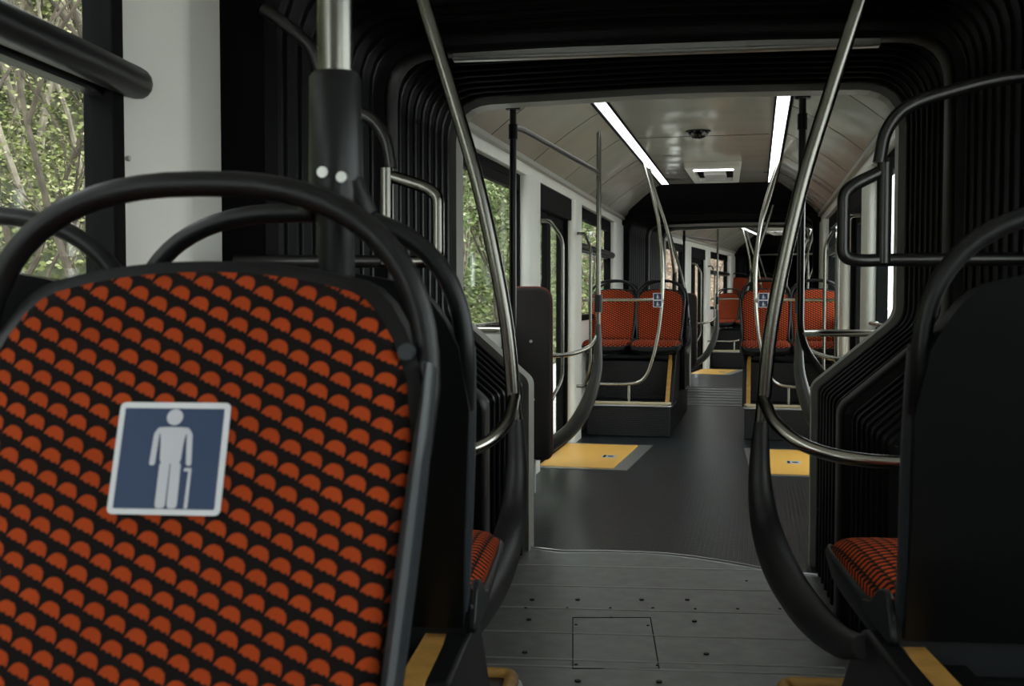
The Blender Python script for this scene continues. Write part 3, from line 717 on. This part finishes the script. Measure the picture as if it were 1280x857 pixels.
# ---------------- fittings of the middle and far coaches
def sign(F, parent, c, w_, h_, nx, nz):
    m = MB(); x, y, z = c; m.slot = 0; m.box(x-w_/2, x+w_/2, y-.004, y+.004, z-h_/2, z+h_/2)
    cw, ch = w_/nx, h_/nz
    for i in range(nx):
        for j in range(nz):
            a = x-w_/2+cw*(i+.5); b = z-h_/2+ch*(j+.5)
            m.slot = 1; m.box(a-cw*.42, a+cw*.42, y-.0055, y-.003, b-ch*.41, b+ch*.41)
            m.slot = 2; m.box(a-cw*.10, a+cw*.10, y-.0065, y-.005, b-ch*.30, b+ch*.10); m.cyl((a, y-.006, b+ch*.21), (0, 1, 0), ch*.085, .0015, 10)
            m.box(a+cw*.16, a+cw*.20, y-.0065, y-.005, b-ch*.30, b-ch*.05)
    return m.build('priority_sign', None, parent=parent, smooth=False, mats=['sticker_white', 'sticker_blue', 'sticker_figure'])
def fittings(F, nm):
    for s, side in ((-1, 'left'), (1, 'right')):
        # guard rail in front of the podium seats
        root = thing('guard_rail', 'bright steel guard rail round the %s seats of the %s coach' % (side, nm), 'rail', F, (s*.39, 4.32, 0))
        path_obj('upright', [(s*.58, 4.60, CEIL-.01), (s*.50, 4.48, 2.12), (s*.42, 4.36, 1.80), (s*.385, 4.31, 1.45), (s*.385, 4.30, 1.16), (s*.41, 4.30, .90), (s*.46, 4.30, .66), (s*.53, 4.30, .50), (s*.66, 4.30, .445), (s*1.04, 4.30, .44)], .016, 'chrome', F, parent=root, smooth=True)
        path_obj('cross_bar', [(s*.385, 4.30, 1.16), (s*1.06, 4.30, 1.16)], .015, 'chrome', F, parent=root, fil=0)
        path_obj('joint', [(s*.372, 4.30, 1.16), (s*.44, 4.30, 1.16)], .022, 'alu_trim', F, parent=root, fil=0)
        path_obj('foot_post', [(s*.66, 4.30, .445), (s*.66, 4.30, .28)], .013, 'chrome', F, parent=root, fil=0)
        if s > 0: lab(sign(F, root, (s*.49, 4.278, 1.16), .165, .12, 2, 2), 'white and blue plate of four pictograms')
        else: lab(sign(F, root, (s*.42, 4.278, 1.16), .075, .12, 1, 2), 'small white and blue pictogram plate')
        # door pole with blade foot
        xb = .67; root = thing('door_pole', 'vertical pole with dark curved foot by the %s door of the %s coach' % (side, nm), 'pole', F, (s*xb, 2.51, 0))
        path_obj('pole', [(s*xb, 2.51, CEIL-.03), (s*xb, 2.51, .95)], .017, 'steel_pole', F, parent=root, fil=0)
        b = smooth_path([(s*xb, 2.51, 1.0), (s*xb, 2.51, .85), (s*(xb+.01), 2.50, .66), (s*(xb+.07), 2.46, .45), (s*(xb+.18), 2.42, .27), (s*(xb+.34), 2.38, .15)], 6); nn = len(b)
        mb = MB(); mb.tube(b, [.017+.034*min(1, i/nn*1.6) for i in range(nn)], 14); mb.build('blade', 'blade', parent=root)
        path_obj('side_rail', [(s*xb, 2.51, .93), (s*(xb+.06), 2.48, .84), (s*(xb+.2), 2.40, .79), (s*(xb+.38), 2.36, .785)], .0155, 'chrome', F, parent=root, smooth=True)
        path_obj('knob', [(s*xb, 2.51, 1.20), (s*xb, 2.51, 1.08)], .028, 'black_plastic', F, parent=root, fil=0)
        # pole at the passage with overhead bar to the door pole
        xa = .74 if s < 0 else .585
        root = thing('passage_pole', 'dark vertical pole just inside the %s of the %s coach doorway' % (side, nm), 'pole', F, (s*xa, .14, 0))
        path_obj('pole', [(s*xa, .14, 2.075), (s*xa, .14, .98), (s*(xa+.13), .24, .80)], .0165, 'dark_pole', F, parent=root, fil=.10)
        path_obj('flange', [(s*xa, .14, 2.078), (s*xa, .14, 2.068)], .035, 'black_plastic', F, parent=root, fil=0)
        path_obj('sleeve', [(s*xa, .14, 2.0), (s*xa, .14, 1.93)], .022, 'black_plastic', F, parent=root, fil=0)
        path_obj('low_bar', [(s*xa, .14, 1.02), (s*(xa+.08), .20, 1.02), (s*1.08, .26, 1.02)], .0165, 'chrome', F, parent=root, fil=.03)
        path_obj('overhead_bar', [(s*xa, .14, 1.985), (s*(xa-.01 if s < 0 else xa+.02), .3, 2.0), (s*(xb+.01), 2.40, 2.04), (s*xb, 2.51, 2.03)], .0155, 'dark_pole', F, parent=root, fil=.05)
        # grab rails on the pillars beside the door
        for k, (yy, dy) in enumerate(((2.28, .12), (3.80, .12))):
            path_obj('door_grab_rail', [(s*1.03, yy, 1.70), (s*.97, yy, 1.70), (s*.90, yy-dy if k else yy+dy, 1.58), (s*.90, yy-dy if k else yy+dy, .62), (s*.97, yy, .46), (s*1.03, yy, .46)], .0135, 'steel_pole', F,
                     'curved steel grab rail on the %s pillar of the %s door, %s coach' % ('near' if k == 0 else 'far', side, nm), 'rail', fil=.06)
        # sill rail under the first window
        path_obj('window_rail', [(s*1.09, .2, 1.03), (s*1.05, .24, 1.03), (s*1.05, 1.80, 1.03), (s*1.09, 1.84, 1.03)], .013, 'chrome', F, 'steel rail along the sill of the first %s window, %s coach' % (side, nm), 'rail')
        # floor plates at the doors
        a, b = .48, 1.06
        root = thing('door_floor_plate', 'yellow floor plate with metal border at the %s door of the %s coach' % (side, nm), 'floor plate', F, (s*.78, 3.05, 0))
        xi = .40 if s < 0 else .31
        m = MB(); m.prism([(s*1.09, 2.42), (s*(xi+.06), 2.42), (s*xi, 3.72), (s*1.09, 3.72)], .0, .006, 'z'); m.build('metal_border', 'alu_trim', parent=root, smooth=False)
        m = MB(); m.prism([(s*1.085, 2.47), (s*(xi+.16), 2.47), (s*(xi+.11), 3.66), (s*1.085, 3.66)], .004, .009, 'z'); m.build('yellow_panel', 'yellow_panel', parent=root, smooth=False)
        m = MB(); cx, cy = (s*.66, 3.02)
        m.slot = 0; m.prism([(cx-.05, cy-.07), (cx+.05, cy-.07), (cx+.05, cy+.07), (cx-.05, cy+.07)], .008, .0095, 'z')
        m.slot = 1; m.prism([(cx-.042, cy-.05), (cx-.022, cy-.05), (cx-.022, cy+.05), (cx-.042, cy+.05)], .009, .0105, 'z'); m.cyl((cx+.012, cy, .0098), (0, 0, 1), .024, .0014, 16)
        m.build('floor_emblem', None, parent=root, smooth=False, mats=['light_grey', 'black_frame'])
    # padded draught screen before the left door
    root = thing('draught_screen', 'tall rounded black padded screen standing before the left door of the %s coach' % nm, 'screen', F, (-.95, 1.47, 0))
    def rr(g): return [(p.x, p.y) for p in fillet([(-1.095+g, .21+g, 0), (-.80-g, .21+g, 0), (-.805-g, 1.24-g, 0), (-1.09+g, 1.24-g, 0)], [.06, .06, .09, .09], 6, closed=True)]
    m = MB(); m.prism(rr(0), 1.43, 1.51, 'y'); m.build('padding', 'pad_fabric', parent=root, bevel=.018, auto=50)
    q = MB(); e = rr(-.002); q.tube([(x, 1.472, z) for x, z in e], .007, 8, closed=True); lab(q.build('piping', 'brick_red', parent=root), 'thin red edge of the padding')
    for x, z in ((-.92, .92), (-.905, .57)): MB().cyl((x, 1.427, z), (0, 1, 0), .009, .008, 12).build('screw', 'bolt_steel', parent=root)
    for x in (-1.05, -.92): MB().box(x-.02, x+.02, 1.45, 1.49, 0, .23).build('leg', 'light_grey', parent=root, bevel=.004)
    # ceiling dome and hatch
    root = thing('ceiling_dome', 'small black camera dome on the ceiling of the %s coach' % nm, 'camera dome', F, (-.02, 2.92, CEIL))
    m = MB(); nseg = 20; prof = [(.001, -.055), (.03, -.052), (.055, -.04), (.072, -.022), (.078, 0)]
    vs = [(-.02+r*math.cos(2*PI*k/nseg), 2.92+r*math.sin(2*PI*k/nseg), CEIL+z) for r, z in prof for k in range(nseg)]
    m.add(vs, [(j*nseg+k, j*nseg+(k+1) % nseg, (j+1)*nseg+(k+1) % nseg, (j+1)*nseg+k) for j in range(4) for k in range(nseg)]+[tuple(range(nseg))]); m.build('dome', 'smoke', parent=root)
    m = MB(); m.cyl((-.02, 2.92, CEIL-.004), (0, 0, 1), .088, .009, 24); m.build('dome_ring', 'black_plastic', parent=root)
    root = thing('roof_hatch', 'white roof hatch with bright vent on the ceiling of the %s coach' % nm, 'hatch', F, (0, 5.35, CEIL))
    m = MB(); o_ = [(-.24, 4.70, 0), (.26, 4.70, 0), (.22, 6.05, 0), (-.22, 6.05, 0)]
    A = fillet(o_, .05, 4, closed=True); I = fillet([(-.17, 4.86, 0), (.19, 4.86, 0), (.16, 5.85, 0), (-.16, 5.85, 0)], .03, 4, closed=True); n = len(A)
    vs = [(p.x, p.y, CEIL-.0) for p in A]+[(p.x*.98, p.y, CEIL-.045) for p in A]+[(p.x, p.y, CEIL-.045) for p in I]+[(p.x, p.y, CEIL) for p in I]
    m.add(vs, [(j*n+k, j*n+(k+1) % n, (j+1)*n+(k+1) % n, (j+1)*n+k) for j in range(3) for k in range(n)]); m.build('hatch_frame', 'cream', parent=root)
    m = MB(); m.box(-.16, .18, 4.9, 5.15, CEIL-.03, CEIL-.022); m.build('vent_glow', 'glow_white', parent=root, smooth=False)  # emissive panel that makes the vent bright
    m = MB(); m.box(-.15, .17, 5.16, 5.8, CEIL-.02, CEIL-.012); m.build('vent_well', 'black_frame', parent=root, smooth=False)
    m = MB(); m.box(-.09, .11, 5.25, 5.6, CEIL-.055, CEIL-.02); m.build('vent_flap', 'white_board', parent=root, bevel=.008)
mat('glow_white', (1, 1, 1), .5, emit=((1, 1, 1), 3))
fittings(F2, 'middle'); fittings(F3, 'far')

# ---------------- grab loops at the near passage
def grab_loop(s, side):
    F = F1; y = -1.22
    root = thing('grab_loop', 'dark bent grab rail forming a rounded loop at the %s of the near passage' % side, 'rail', F, (s*.98, y, 1.3))
    r = .0155; m_ = 'dark_pole'  # on the left, shade darkens riser and wall bar; loop painted brighter as lit
    xi, xu = (.465, .560) if s > 0 else (.510, .640)
    path_obj('riser', ([(s*.98, y, 1.70), (s*.84, y, 1.695)] if s > 0 else [(s*.95, y, 1.90), (s*.83, y, 1.80)])+[ (s*(xu+.142), y, 1.664), (s*(xu+.05), y, 1.630), (s*(xu+.004), y, 1.575), (s*(xu-.012), y, 1.50)], r, m_, F, parent=root, smooth=True)
    path_obj('loop', [(s*(xu+.004), y, 1.485), (s*(xi+.03), y-.01, 1.452), (s*xi, y-.01, 1.43), (s*xi, y-.01, 1.275), (s*(xi+.04), y-.01, 1.268), (s*(xu+.0), y, 1.270)], r, m_ if s > 0 else 'steel_pole', F, parent=root, fil=.035)
    path_obj('upright', [(s*xu, y-.005, 1.50), (s*xu, y-.005, 1.262)], r*1.15, m_ if s > 0 else 'steel_pole', F, parent=root, fil=0)
    path_obj('wall_bar', [(s*xu, y, 1.270), (s*1.03, y, 1.272)], r, m_, F, parent=root, fil=0)
grab_loop(1, 'right'); grab_loop(-1, 'left')

# ---------------- outside: bank, track bed, trees
random.seed(4)
def hill():
    nx, ny = 60, 120; vs = []
    def h(x, y):
        d = max(0, -4.2+.13*max(0, y-22)-x); t = 0.95*d-.008*d*d if d < 30 else 21
        n = math.sin(x*1.3+y*.7)*.25+math.sin(x*.5-y*1.1+2)*.3+math.sin(y*2.3+x*2.1)*.12
        return -.35+t+n*min(1, d/2)
    for j in range(ny+1):
        for i in range(nx+1):
            y = -10+150*(j/ny); x = -4+.13*max(0, y-22)-30*(i/nx)**1.3; vs.append((x, y, h(x, y)))
    n1 = nx+1; m = MB(); m.add(vs, [(j*n1+i, j*n1+i+1, (j+1)*n1+i+1, (j+1)*n1+i) for j in range(ny) for i in range(nx)])
    o = m.build('hillside', 'hill'); o['kind'] = 'structure'; return h
hh = hill()
m = MB(); m.prism([(-4.3, -12), (40, -12), (40, 140), (11, 140), (-4.3, 22)], -.45, -.36, 'z'); m.build('ground', 'gravel', kind='structure', smooth=False)
m = MB(); m.box(-3.6, -1.75, 8, 24, -.36, -.02); m.build('ground_platform', 'concrete', kind='structure', bevel=.03)

def add_leaf(vs, fs, ti, c, sz, tint):
    o = len(vs); a = random.uniform(0, 2*PI); b = random.uniform(-1, 1)
    u = Vector((math.cos(a), math.sin(a), b*.6)).normalized()*sz; v = u.cross(Vector((random.uniform(-1, 1), random.uniform(-1, 1), random.uniform(-1, 1)))).normalized()*sz*.6
    c = Vector(c); vs += [c-u*.5, c+v*.5, c+u*.5, c-v*.5]; fs.append((o, o+1, o+2, o+3)); ti += [tint]*4
def leaf_mesh(name, vs, fs, ti, m):
    me = bpy.data.meshes.new(name); me.from_pydata([tuple(v) for v in vs], [], fs); me.materials.append(MAT[m])
    a = me.attributes.new('tint', 'FLOAT', 'POINT'); a.data.foreach_set('value', ti); return me
def make_tree(seed, H_, leafm, nleaf, lsize, barkm, spread=1.0, lean=0):
    random.seed(seed); tb = MB(); tips = []
    def br(p, d, L, r, lvl):
        pts = [p]; n = 5; q = p.copy(); dd = d.copy()
        for i in range(n):
            dd = (dd+Vector((random.gauss(0, .11), random.gauss(0, .11), .05 if lvl else .02))).normalized(); q = q+dd*L/n; pts.append(q.copy())
        tb.tube(pts, [r*(1-.6*i/n) for i in range(n+1)], 6 if lvl < 2 else 4, caps=False)
        if lvl >= 2: tips.extend(pts[1:])
        if lvl < 3:
            for k in range(3 if lvl < 2 else 3):
                i = random.randint(2 if lvl else 1, n); a = random.uniform(0, 2*PI); t = random.uniform(.35, .75)*spread
                nd = (dd*math.cos(t)+Vector((math.cos(a), math.sin(a), .25))*math.sin(t)).normalized()
                br(pts[i], nd, L*random.uniform(.5, .72), r*(.62 if lvl else .55)*(1-.5*i/n)+.004, lvl+1)
    for k in range(random.choice([2, 3])):
        a = random.uniform(0, 2*PI); br(Vector((.1*math.cos(a), .1*math.sin(a), -.25)), Vector((.22*math.cos(a)+lean, .22*math.sin(a), 1)).normalized(), H_*.62, .035+random.random()*.03, 0)
    vs, fs, ti = [], [], []
    for k in range(nleaf):
        t = random.choice(tips); add_leaf(vs, fs, ti, t+Vector((random.gauss(0, .18), random.gauss(0, .18), random.gauss(0, .16))), lsize*random.uniform(.6, 1.4), random.random())
    return tb, leaf_mesh('foliage', vs, fs, ti, leafm)
protos = []
for k, (lm, nl, ls, bk, H_) in enumerate([('leaf_near', 1800, .045, 'bark', 5.0), ('leaf_near', 1200, .04, 'bark', 6.0), ('leaf_near', 2200, .05, 'bark_dark', 4.6), ('leaf_green', 6500, .11, 'bark', 5.5), ('leaf_green', 5200, .12, 'bark_dark', 6.5), ('leaf_dry', 1500, .08, 'bark_dark', 5.0)]):
    tb, lm_ = make_tree(20+k, H_, lm, nl, ls, bk)
    protos.append((tb, lm_, bk, []))
def plant_tree(k, x, y, rz, scl, label, group):
    tb, lm_, bk, done = protos[k]
    if not done:
        root = thing('bank_tree', '', 'tree'); a = tb.build('trunk', bk, parent=root); f = bpy.data.objects.new('foliage', lm_); C.objects.link(f); f.parent = root; done.append(root)
    else: root = copy_tree(done[0])
    root.matrix_world = T((x, y, hh(x, y))) @ RZ(rz) @ Matrix.Scale(scl, 4)
    root['label'] = label; root['category'] = 'tree'; root['group'] = group
random.seed(11)
for i in range(44):
    ang = math.radians(random.uniform(30, 47)); d = random.uniform(8.5, 18); x, y = -d*math.sin(ang), d*math.cos(ang)
    if x > -4.6: x = -4.6
    plant_tree(i % 3, x, y, random.uniform(0, 360), random.uniform(.8, 1.25), 'bare-branched pale tree on the bank seen through the near left window', 'trees outside the near window')
for i in range(26):
    y = random.uniform(14, 34); x = -random.uniform(4.4, 11)
    plant_tree(3+i % 2, x, y, random.uniform(0, 360), random.uniform(.5, .95), 'leafy green tree on the bank beyond the middle coach window', 'trees outside the middle coach')
for i in range(14):
    y = random.uniform(36, 62); x = -random.uniform(4.6, 11)+.13*(y-22)
    plant_tree(5, x, y, random.uniform(0, 360), random.uniform(.6, 1.0), 'dry brownish tree on the far bare bank', 'trees on the far bank')
# low undergrowth covering the bank: uncountable
def undergrowth(name, n, yr, xr, sz, m, label):
    vs, fs, ti = [], [], []
    for k in range(n):
        y = random.uniform(*yr); x = -random.uniform(*xr)+.13*max(0, y-22); c = .5+.5*math.sin(x*1.7+y*.9)*math.sin(y*1.3-x*.6)
        add_leaf(vs, fs, ti, (x, y, hh(x, y)+abs(random.gauss(0, .28))), sz*random.uniform(.5, 1.5), min(1, max(0, random.gauss(.2+.6*c, .22))))
    o = bpy.data.objects.new(name, leaf_mesh(name, vs, fs, ti, m)); C.objects.link(o); tag(o, label, 'undergrowth'); o['kind'] = 'stuff'
undergrowth('undergrowth', 110000, (3, 20), (4.2, 16), .055, 'leaf_near', 'pale yellow-green undergrowth on the bank beside the near coach')
undergrowth('undergrowth', 60000, (14, 38), (4.2, 18), .12, 'leaf_green', 'green undergrowth on the bank beyond the middle coach')
undergrowth('undergrowth', 25000, (34, 80), (4.2, 20), .14, 'leaf_dry', 'dry brown undergrowth on the far bank')
